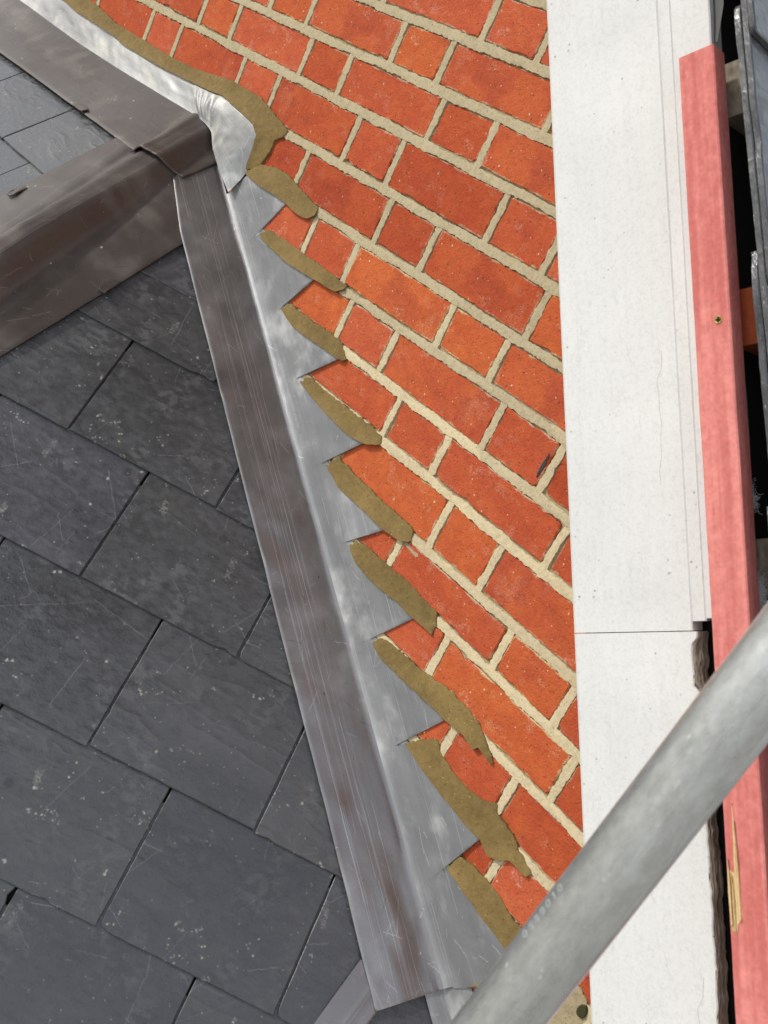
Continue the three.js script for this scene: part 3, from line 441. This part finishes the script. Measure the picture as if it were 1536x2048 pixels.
// ---------------------------------------------------------------- apron flashing on the front slope, with its bright dressed upstand
const apron = thing('apron_flashing', 'brown lead apron with bright dressed upstand along the level top of the roof', 'lead flashing');
{
  const n = 170, T = along(APRON_TOP, n), B = along(APRON_BOT, n), rows = [], uvs = [], wr = [], wu = [];
  for (let i = 0; i <= n; i++) {
    const t = T[i].map((q) => q / 1000), b = B[i].map((q) => q / 1000), row = [], uv = [], x = b[0];
    for (let k = 0; k <= 12; k++) { const w = k / 12; const z = 0.0035 + 0.0095 * w ** 2.4 + 0.0042 * Math.sin(Math.PI * w) * (0.5 + nz(x * 16, w * 1.6, 81) * 1.3) + 0.0018 * nz(x * 60, w * 5, 83) * Math.sin(Math.PI * w); row.push(V(lerp(t[0], b[0], w), lerp(t[1], b[1], w) + 0.002 * nz(x * 30, w, 84) * (w < 0.1 ? 1 : 0), z)); uv.push([w * 0.10 + 0.3, x * 1.1]); }
    rows.push(row); uvs.push(uv);
    const p0 = row[12], rel = p0.clone().sub(K), u = rel.x, v0 = rel.dot(dF), h0 = rel.dot(nF), r2 = [], u2 = [];
    for (let k = 0; k <= 14; k++) { const w = k / 14, v = lerp(v0, 0.145 + 0.003 * nz(x * 5, 1, 85), w), ue = u + w * sst(-0.10, 0, u) * 0.05; r2.push(comb(K, hF, ue, dF, v, nF, lerp(h0, 0.006, sst(0, 0.5, w)) + (0.0030 * nz(x * 7, v * 11, 86) + 0.0016 * nz(x * 24, v * 30, 87) + 0.0008 * nz(x * 60, v * 60, 88)) * w)); u2.push([v * 1.6, ue * 1.0]); }
    const e = r2[14]; r2.push(comb(e, nF, -0.0022), comb(e, nF, -0.003, dF, -0.004)); u2.push(u2[14], u2[14]); wr.push(r2); wu.push(u2);
  }
  mesh('upstand', sheet(rows, uvs), brightLead, apron); mesh('roof_wing', sheet(wr, wu), dullLead, apron);
}
// bossed corner piece where the apron turns down into the steps
{
  const s = thing('lead_saddle', 'bright beaten lead corner piece at the top of the hip against the wall', 'lead flashing');
  const round = (l) => new THREE.CatmullRomCurve3(l.map((p) => V(p[0], p[1], p[2] ?? 0))).getPoints(120).map((p) => [p.x, p.y, p.z]);
  const n = 70, T = along(round(SADDLE_TOP), n), B = along(round(SADDLE_BOT), n).map((p, i) => [p[0] - 14 * Math.sin(Math.PI * i / n), p[1] - 10 * Math.sin(Math.PI * i / n), p[2]]), rows = [], uvs = [];
  for (let i = 0; i <= n; i++) { const t = T[i].map((q) => q / 1000), b = B[i].map((q) => q / 1000), row = [], uv = [], f = i / n;
    const pleat = [0.06, 0.135, 0.21, 0.30].reduce((s, c, k) => s + [0.0030, 0.0042, 0.0036, 0.0030][k] * Math.exp(-(((f - c) / 0.014) ** 2)), 0) - 0.0026 * Math.exp(-(((f - 0.25) / 0.02) ** 2));
    row.push(V(t[0], t[1], -0.001)); uv.push([0, f]);
    for (let k = 0; k <= 16; k++) { const w = k / 16, x = lerp(t[0], b[0], w), y = lerp(t[1], b[1], w), S = Math.sin(Math.PI * Math.min(1, w * 1.05)); row.push(V(x, y, 0.0055 + 0.0100 * w ** 2 + S * (0.0065 * sst(0.9, 0.3, f) + 0.0060 * nz(x * 26, y * 26, 91) + 0.0012 * nz(x * 90, y * 90, 93) + pleat))); uv.push([w * 0.18 + 0.5, f * 0.42]); }
    rows.push(row); uvs.push(uv); }
  const cut = 52; mesh('bossed_upstand', sheet(rows.slice(0, cut + 1), uvs.slice(0, cut + 1)), brightLead, s); mesh('dressed_fan', sheet(rows.slice(cut), uvs.slice(cut)), upLead, s);
}

// ---------------------------------------------------------------- lead over the hip, and the end cap over its roll
function hipPoint(t, w, lift, rise) { // w < 0: front side, w > 0: splayed side
  const a = Math.abs(w), p = comb(K, hip, t, w < 0 ? f2 : f1, a, w < 0 ? nF : n1, lift);
  const h = Math.min(0.040, 0.004 + 0.085 * Math.max(0, t)) + rise, e = sst(0.046, 0.012, a) * h + 0.010 * Math.exp(-((a / 0.02) ** 2)) * -1 * (w < 0 ? 1 : 1);
  return comb(p, nb, e, w < 0 ? nF : n1, -0.0035 * Math.exp(-(((a - 0.052) / 0.012) ** 2)));
}
{
  const t = thing('hip_flashing', 'brown lead hip covering with raised roll running down the corner of the roof', 'lead flashing');
  const rows = [], uvs = [], n = 190;
  for (let i = 0; i <= n; i++) { const s = lerp(0.06, 1.6, i / n), w2 = Math.min(0.172, 0.09 + 0.23 * s), w1 = Math.max(0.105, 0.175 - 0.092 * s), row = [], uv = [];
    const put = (w, l) => { const wob = 0.0034 * nz(s * 8, w * 12, 101) * sst(0.03, 0.07, Math.abs(w)) + 0.0020 * nz(s * 22, w * 30, 102) + 0.0009 * nz(s * 60, w * 60, 103); row.push(hipPoint(s, w, l + wob, 0)); uv.push([w * 1.3 + 0.4, s * 1.0]); };
    put(-w2 + 0.004, -0.0005); put(-w2, 0.001);
    for (let k = 0; k <= 44; k++) put(lerp(-w2, w1, k / 44), 0.0035);
    put(w1, 0.001); put(w1 - 0.004, -0.0005);
    rows.push(row); uvs.push(uv); }
  mesh('lead_sheet', sheet(rows, uvs), dullLead, t);
  // folded retaining clips
  const clipAt = (o, X, Y, N, name = 'lead_clip') => { const pts = [[-0.019, -0.001], [0.019, -0.001], [0.021, 0.009], [0.014, 0.015], [-0.014, 0.014]], g = plate(nibble(pts, 0.006, 0.0006, 31, 0), 0.0008, 0.0022, (x, y, h) => comb(o, X, x, Y, y, N, h + 0.0035 + 0.0016 * Math.sin(x * 140)), (x, y) => [x * 2 + 0.2, y * 2]); mesh(name, g, dullLead, t); };
  const slantF = hip.clone(), onSplay = (u, v, h) => comb(K, h1, u, d1, v, n1, h), onFront = (u, v, h) => comb(K, hF, u, dF, v, nF, h);
  clipAt(onSplay(0.022, 0.409, 0.004), hip, f1.clone().negate(), n1); clipAt(onFront(-0.050, 0.350, 0.004), hip, f2.clone().negate(), nF);
  const c = thing('hip_roll_cover', 'lead cap dressed over the top end of the hip roll below the bright corner', 'lead flashing'), cr = [], cu = [];
  for (let i = 0; i <= 34; i++) { const s = lerp(0.004, 0.146, i / 34), row = [], uv = [], wl = -0.046, wr = lerp(0.088, 0.062, i / 34);
    for (let k = 0; k <= 36; k++) { const w = lerp(wl, wr, k / 36), edge = sst(0.115, 0.146, s) * 0.0022; row.push(hipPoint(s + 0.006 * nz(w * 30, 3, 111) * sst(0.1, 0.146, s) - 0.012 * sst(0.02, 0.06, w) * sst(0.1, 0.146, s), w, 0.0085 + edge + 0.0016 * nz(s * 26, w * 26, 112), 0.0045)); uv.push([w * 1.3 + 0.1, s]); }
    row.push(comb(row[row.length - 1], n1, -0.003)); uv.push(uv[uv.length - 1]); row.unshift(comb(row[0], nF, -0.003)); uv.unshift(uv[0]);
    cr.push(row); cu.push(uv); }
  cr.push(cr[cr.length - 1].map((p) => comb(p, nb, -0.0032))); cu.push(cu[cu.length - 1]);
  mesh('cap_sheet', sheet(cr, cu), dullLead, c);
  const o = onFront(-0.236, 0.1475, 0.008); // clip on the apron's lower edge
  const pts = [[-0.019, -0.001], [0.019, -0.001], [0.026, 0.012], [0.012, 0.017], [-0.013, 0.012]];
  mesh('lead_clip', plate(nibble(pts, 0.006, 0.0006, 33, 0), 0.0008, 0.0022, (x, y, h) => comb(o, hF, x, dF, -y, nF, h + 0.003), (x, y) => [x * 2 + 0.6, y * 2]), dullLead, apron);
}
// lead strip and soaker at the foot of the stepped flashing
{
  const onSplay = (u, v, h) => comb(K, h1, u, d1, v, n1, h);
  const A = [0.748, 1.172], B = [0.640, 1.50], rows = [], uvs = [];
  for (let i = 0; i <= 50; i++) { const f = i / 50, row = [], uv = []; for (let k = 0; k <= 16; k++) { const q = k / 16, u = lerp(A[0], B[0], f) + q * 0.062, v = lerp(A[1], B[1], f) - q * 0.012; row.push(onSplay(u, v, 0.0004 + 0.0016 * Math.exp(-(((q - 0.55) / 0.16) ** 2)) + 0.0022 * nz(f * 5, q * 3, 121))); uv.push([q * 0.4 + 0.1, f * 0.4]); } row.push(comb(row[row.length - 1], n1, -0.003)); uv.push(uv[uv.length - 1]); rows.push(row); uvs.push(uv); }
  tag(mesh('lead_strip', sheet(rows, uvs), wingLead), 'narrow lead strip on the slates under the foot of the stepped flashing', 'lead flashing');
  const sr = [], sv = []; for (let i = 0; i <= 24; i++) { const a = 1.40 + i / 24 * 0.3, row = [], uv = []; for (let k = 0; k <= 6; k++) { row.push(comb(K, F, a, UP, 0.045 * (1 - k / 6)).setZ(0.002 + 0.0006 * nz(a * 30, k, 5))); uv.push([k * 0.02, a]); } for (let k = 1; k <= 6; k++) { row.push(comb(K, F, a, gW, 0.03 * k / 6, n1, 0.0015 + 0.0008 * nz(a * 30, k + 9, 5))); uv.push([0.12 + k * 0.02, a]); } sr.push(row); sv.push(uv); }
  tag(mesh('lead_soaker', sheet(sr, sv), upLead), 'small lead soaker showing below the foot of the stepped flashing', 'lead flashing');
}

// ---------------------------------------------------------------- white bargeboards of the main gable, pink batten
function bargeSolid(prof, s0, s1, step, rag) { // prof: (m, z) loop; rag(s, i) moves a profile point in m
  const n = Math.max(1, Math.ceil((s1 - s0) / step)), rows = [], uvs = [], P = [...prof, prof[0]];
  const cum = [0]; for (let i = 1; i < P.length; i++) cum.push(cum[i - 1] + Math.hypot(P[i][0] - P[i - 1][0], P[i][1] - P[i - 1][1]));
  const ring = (s) => P.map(([m, z], i) => verge(s, m + (rag ? rag(s, i % prof.length) : 0), z)), ruv = (s) => P.map((_, i) => [s * 1.6, cum[i] * 1.6]);
  const mid = (s) => { const c = ring(s).slice(0, -1).reduce((a, p) => a.add(p), V(0, 0, 0)).multiplyScalar(1 / prof.length); return P.map(() => c.clone()); };
  rows.push(mid(s0)); uvs.push(ruv(s0)); for (let i = 0; i <= n; i++) { const s = lerp(s0, s1, i / n); if (i === 0) { rows.push(ring(s)); uvs.push(ruv(s)); } rows.push(ring(s)); uvs.push(ruv(s)); if (i === n) { rows.push(ring(s)); uvs.push(ruv(s)); } } rows.push(mid(s1)); uvs.push(ruv(s1));
  // every corner of the profile is a crease: split the columns
  const R2 = rows.map((r) => r.flatMap((p, i) => i === 0 || i === r.length - 1 ? [p] : [p, p.clone()])), U2 = uvs.map((r) => r.flatMap((p, i) => i === 0 || i === r.length - 1 ? [p] : [p, p]));
  const C = R2[0].length, Pp = R2.flat().flatMap((p) => p.toArray()), Uu = U2.flat(2), I = [];
  for (let i = 0; i < R2.length - 1; i++) for (let j = 0; j < C - 1; j += 2) { const a = i * C + j, b = a + 1, c = a + C, d = c + 1; I.push(a, c, b, b, c, d); }
  const g = new THREE.BufferGeometry(); g.setAttribute('position', new THREE.Float32BufferAttribute(Pp, 3)); g.setAttribute('uv', new THREE.Float32BufferAttribute(Uu, 2)); g.setIndex(I); g.computeVertexNormals(); return g;
}
const face = (m1) => [[0.277, 0.078], [m1, 0.078], [m1, 0.0988], [m1 - 0.0012, 0.100], [0.302, 0.100], [0.2985, 0.0992], [0.281, 0.0984], [0.2778, 0.0966], [0.277, 0.094]];
{
  const up = thing('bargeboard', 'upper white painted bargeboard with ruled edge strips behind the pink batten', 'bargeboard', 'white bargeboards');
  mesh('board', bargeSolid(face(0.4188), -1.2, 0.9733, 0.05), whiteMat, up);
  const strip = (m0, m1, z, r = 0.0014) => [[m0, 0.078], [m1, 0.078], [m1, z - r], [m1 - r, z], [m0 + r, z], [m0, z - r]];
  mesh('edge_bead', bargeSolid(strip(0.4191, 0.4345, 0.1009), -1.2, 0.964, 0.04, (s) => 0.0008 * nz(s * 9, 5, 3)), whiteMat, up);
  mesh('edge_capping', bargeSolid(strip(0.4349, 0.4780, 0.1030), -1.2, 0.9615, 0.03, (s, i) => i === 2 || i === 3 || i === 1 ? 0.0022 * nz(s * 30, 7, 3) : 0), whiteMat, up);
  const lo = thing('bargeboard', 'lower white painted bargeboard with torn splintered edge beside the pink batten', 'bargeboard', 'white bargeboards');
  const torn = (s) => 0.0030 * nz(s * 24, 3, 4) + 0.0026 * nz(s * 120, 4, 4) - (s < 1.03 && s > 0.985 ? 0.005 : 0);
  mesh('board', bargeSolid(face(0.4225), 0.9742, 2.3, 0.006, (s, i) => i >= 1 && i <= 3 ? torn(s) : 0), whiteMat, lo);
  const L = 0.9748, rows = [], uvs = []; // raw splintered wood of the torn edge
  for (let i = 0; i <= 240; i++) { const s = lerp(L, 2.3, i / 240), row = [], uv = []; for (let k = 0; k <= 4; k++) { const q = k / 4; row.push(verge(s, 0.4215 + torn(s) * (1 - q) + q * (0.0044 + 0.0052 * nz(s * 50, 9, 5) + 0.0036 * nz(s * 190, 9, 6)), 0.0992 - 0.004 * q - 0.012 * q ** 3 + 0.0035 * nz(s * 130, k * 2, 7))); uv.push([s * 2, q * 0.1]); } rows.push(row); uvs.push(uv); }
  mesh('torn_edge', sheet(rows, uvs), oldShadedWoodMat, lo).userData.label = 'raw grey splintered edge of the board';
  mesh('soffit', bargeSolid([[0.279, 0.0], [0.290, 0.0], [0.290, 0.0775], [0.279, 0.0775]], -1.2, 2.3, 0.5), whiteMat, up);

  const b = thing('pink_batten', 'pink stained timber batten screwed along the outer edge of the white bargeboard', 'timber batten');
  const z0 = 0.1036, z1 = 0.1285, m0 = 0.4535, m1 = 0.4912, r = 0.0014;
  mesh('timber', bargeSolid([[m0, z0], [m1, z0], [m1, z1 - r], [m1 - r, z1], [m0 + r, z1], [m0, z1 - r]], 0.392, 2.3, 0.02, (s) => 0.0010 * nz(s * 4, 1, 8) + 0.0005 * nz(s * 40, 2, 8)), pinkMat, b);
  // screw with a cross recess
  const so = verge(0.6729, 0.4789, z1), brass = plain([0.42, 0.30, 0.10], 0.4, { metalness: 0.8 }), head = new THREE.LatheGeometry([[0, -0.0006], [0.0018, -0.0005], [0.0036, 0.0002], [0.0042, -0.0002], [0.0044, -0.0014]].map((p) => new THREE.Vector2(...p)), 20); head.rotateX(Math.PI / 2); head.translate(so.x, so.y, so.z + 0.0008);
  const screw = mesh('screw', head, brass, b);
  for (const a of [0.5, 0.5 + Math.PI / 2]) { const g = new THREE.BoxGeometry(0.0052, 0.0011, 0.0012); g.rotateZ(a); g.translate(so.x, so.y, so.z + 0.0009); mesh('cross_slot', g, plain([0.015, 0.012, 0.008], 0.8), screw); }
  // bare wood where the stain has torn away
  const sp = SPLINTER.map(([s, m]) => [s / 1000, m / 1000]); if (polyArea(sp) < 0) sp.reverse();
  mesh('bare_wood', plate(nibble(sp, 0.004, 0.0006, 44, 0), 0.0004, 0.0025, (s, m, h) => { const p = verge(s, m, z1 + 0.0008 + h); p.z += 0.0006 * nz(s * 40, m * 900, 9); return p; }, (s, m) => [s * 3, m * 12]), rawWoodMat, b).userData.label = 'pale splintered bare wood';
  for (const [s0, mA, L2, wd] of [[1.150, 0.4646, 0.09, 0.0012], [1.185, 0.4560, 0.06, 0.0016], [1.20, 0.4592, 0.05, 0.0012]]) mesh('splinter', plate([[s0, mA], [s0 + L2 * 0.5, mA - wd * 0.4], [s0 + L2, mA], [s0 + L2 * 0.98, mA + wd], [s0 + L2 * 0.4, mA + wd * 1.2]], 0.0002, 0.002, (s, m, h) => verge(s, m, z1 + 0.0022 + 0.0012 * Math.sin((s - s0) / L2 * 3) + h), (s, m) => [s * 3 + 0.3, m * 12]), rawWoodMat, b);
}

// ---------------------------------------------------------------- verge of the main roof: slates, underlay and odds and ends in the gap
{
  const R = thing('main_roof', 'steep slate roof verge with stacked slate edges at the right beyond the batten', 'slate roof');
  let id = 0;
  for (let r = 0; r < 12; r++) { const tail = -0.86 + r * 0.252; for (let c = 0; c < 3; c++) { id++; const rr = rng(8800 + id), half = r % 2, za = (c === 0 ? 0.130 + (rr() - 0.5) * 0.004 : 0.130 - c * 0.26 + half * 0.13), zb = 0.130 - (c + 1) * 0.26 + half * 0.13 + 0.003;
    const head = tail - 0.55; const out = nibble([[head, zb], [tail, zb], [tail, za], [head, za]], 0.012, 0.0016, 9100 + id, 4, 0.004, 0.02), ou = rr(), ov = rr();
    mesh('slate', plate(out, 0.0012, 0.0066, (s, z, h) => verge(s, 0.5202 + (s - head) * 0.0290 + h + 0.0010 * nz(s * 14, id, 3), z), (s, z, h) => [ou + (z - h * 3) / SLATE_M, ov + s / SLATE_M]), slateMats[id % 4], R); } }
  mesh('underlay', bargeSolid([[0.40, 0.070], [0.4760, 0.070], [0.4760, -1.2], [0.40, -1.2]], -1.2, 2.3, 0.5), plain([0.012, 0.012, 0.012], 0.95), R);
  const rib = (name, pts, wd, mat, parent) => { const A = along(pts, 40), rows = [], uvs = []; for (let i = 0; i <= 40; i++) { const [s, m, z] = A[i], row = [], uv = []; for (let k = 0; k <= 3; k++) { row.push(verge(s, m - k / 3 * wd, z + 0.002 * nz(s * 30, k, 6))); uv.push([s, k * 0.02]); } rows.push(row); uvs.push(uv); } return mesh(name, sheet(rows, uvs), mat, parent); };
  rib('membrane', [[-0.4, 0.492, 0.090], [0.2, 0.4925, 0.091], [0.33, 0.490, 0.093], [0.372, 0.482, 0.096]], 0.016, plain([0.07, 0.07, 0.07], 0.6), R);
  rib('membrane', [[0.695, 0.482, 0.092], [0.74, 0.487, 0.092], [0.80, 0.487, 0.093], [0.82, 0.484, 0.095]], 0.012, plain([0.16, 0.165, 0.17], 0.6), R);
  // ends of the roofing battens under the slates
  const stained = matOf(timberPaint(561, [0.30, 0.055, 0.02], [0.55, 0.12, 0.04], 30), { bumpScale: 0.001, roughness: 0.85 });
  const end = (s0, mat, label) => { const m0 = 0.4768, m1 = 0.5105, za = 0.086, zb = -0.9; mesh('roof_batten', bargeSolid([[m0, zb], [m1 - 0.001, zb], [m1, zb + 0.001], [m1, za - 0.001], [m1 - 0.001, za], [m0, za]], s0, s0 + 0.058, 0.008, (s, i) => 0.0007 * nz(s * 60, i * 3, 8)), mat, R).userData.label = label; };
  end(0.394, oldShadedWoodMat, 'pale batten end toned darker for shade near the top of the pink batten'); end(0.634, stained, 'red stained batten end level with the screw'); end(0.886, oldShadedWoodMat, 'tan batten end toned darker for shade just above the scaffold pole'); end(0.142, rawWoodMat, 'pale batten end'); end(1.138, stained, 'red stained batten end'); end(1.39, rawWoodMat, 'pale batten end');  // first and third ends: pale timber, shade put into the darker wood colour
  // mineral wool
  const r = rng(61), P = [], I = [];
  for (let i = 0; i < 2600; i++) { // curled fibres
    const q = i < 2100, cl = Math.floor(r() * 7), s = q ? 0.948 + (cl - 3) * 0.006 + (r() + r() - 1) * 0.010 : 0.845 + (r() + r() - 1) * 0.014, m = (q ? 0.486 : 0.484) + (r() + r() - 1) * 0.006, z = 0.094 + (r() - 0.5) * 0.014;
    let a = 4.1 + (r() - 0.5) * 3.4; const bend = (r() - 0.5) * 1.6, e = r() - 0.5; let p = verge(s, m, z);
    for (let k = 0; k < 4; k++) { const d = V(Math.cos(a), Math.sin(a), e).multiplyScalar(0.0026), w = V(-Math.sin(a), Math.cos(a), 0).multiplyScalar(0.00022), o = P.length / 3, p2 = p.clone().add(d); for (const v of [p, p2, p2.clone().add(w), p.clone().add(w)]) P.push(v.x, v.y, v.z); I.push(o, o + 1, o + 2, o, o + 2, o + 3); p = p2; a += bend; }
  }
  const g = new THREE.BufferGeometry(); g.setAttribute('position', new THREE.Float32BufferAttribute(P, 3)); g.setIndex(I); g.computeVertexNormals();
  const wool = tag(mesh('insulation_wool', g, plain([0.62, 0.63, 0.66], 0.95)), 'white fluffy mineral wool wisps in the gap beside the pink batten', 'insulation'); wool.userData.kind = 'stuff';
}

// ---------------------------------------------------------------- the scaffold lift overhead, out of frame: its brown boards are mirrored in the lead and slates
{
  const t = thing('scaffold_platform', 'overhead scaffold platform of brown timber boards above the camera', 'scaffold platform');
  const boardMat = matOf(timberPaint(581, [0.12, 0.075, 0.04], [0.24, 0.16, 0.095], 40), { bumpScale: 0.002, roughness: 0.9 });
  for (let k = 0; k < 6; k++) { const g = box(-2.6, 1.12 + 0.08 * ((k * 7) % 3), 1.66, 1.698, 0.22 + k * 0.228, 0.22 + k * 0.228 + 0.222); mesh('scaffold_board', g, boardMat, t); }
}

// ---------------------------------------------------------------- galvanised scaffold pole in the foreground
{
  const t = thing('scaffold_pole', 'galvanised steel scaffold pole crossing the lower right in front of the bargeboard', 'scaffold pole');
  const A = V(1.1230, -0.6811, 0.5034), B = V(1.1244, -0.3894, 0.4608), ax = B.clone().sub(A).normalize(), o = comb(A, ax, -1.1), L = 3.2, R = 0.02415;
  const toCam = camera.position.clone().sub(A); const ez = comb(toCam, ax, -toCam.dot(ax)).normalize(), ex = new THREE.Vector3().crossVectors(ax, ez); // ez faces the photographer's side
  const pt = (l, th, r) => comb(o, ax, l, ex, Math.sin(th) * r, ez, Math.cos(th) * r), rows = [], uvs = [];
  for (let i = 0; i <= 160; i++) { const l = i / 160 * L, row = [], uv = []; for (let k = 0; k <= 64; k++) { const th = k / 64 * Math.PI * 2; row.push(pt(l, th, R + 0.00012 * nz(l * 20, k * 0.3, 7))); uv.push([k / 64, l * 1.6]); } rows.push(row); uvs.push(uv); }
  mesh('tube', sheet(rows, uvs), galvMat, t);
  const seam = [], su2 = []; for (let i = 0; i <= 160; i++) { const l = i / 160 * L, row = [], uv = []; for (let k = -3; k <= 3; k++) { row.push(pt(l, 1.02 + k * 0.012 + 0.004 * nz(l * 9, 1, 2), R - 0.0004 + 0.0009 * (1 - (k / 3) ** 2))); uv.push([0.2 + k * 0.01, l * 1.6]); } seam.push(row); su2.push(uv); }
  mesh('weld_seam', sheet(seam, su2), galvMat, t);
  const stampMat = plain([0.52, 0.55, 0.55], 0.4, { metalness: 0.5 });
  const font = await new FontLoader().loadAsync('fonts/droid/droid_sans_regular.typeface.json');
  [...'0539010'].forEach((ch, i) => { const g = new TextGeometry(ch, { font, size: 0.0064, depth: 0.0007, curveSegments: 4 }), p = g.attributes.position, th0 = -0.98, l0 = 1.166 + i * 0.0066; for (let k = 0; k < p.count; k++) { const v = pt(l0 + p.getX(k), th0 - (p.getY(k) - 0.0032) / R, R - 0.0002 + p.getZ(k) * 0.9); p.setXYZ(k, v.x, v.y, v.z); } g.computeVertexNormals(); mesh('stamped_character', g, stampMat, t); });
}

renderer.render(scene, camera);
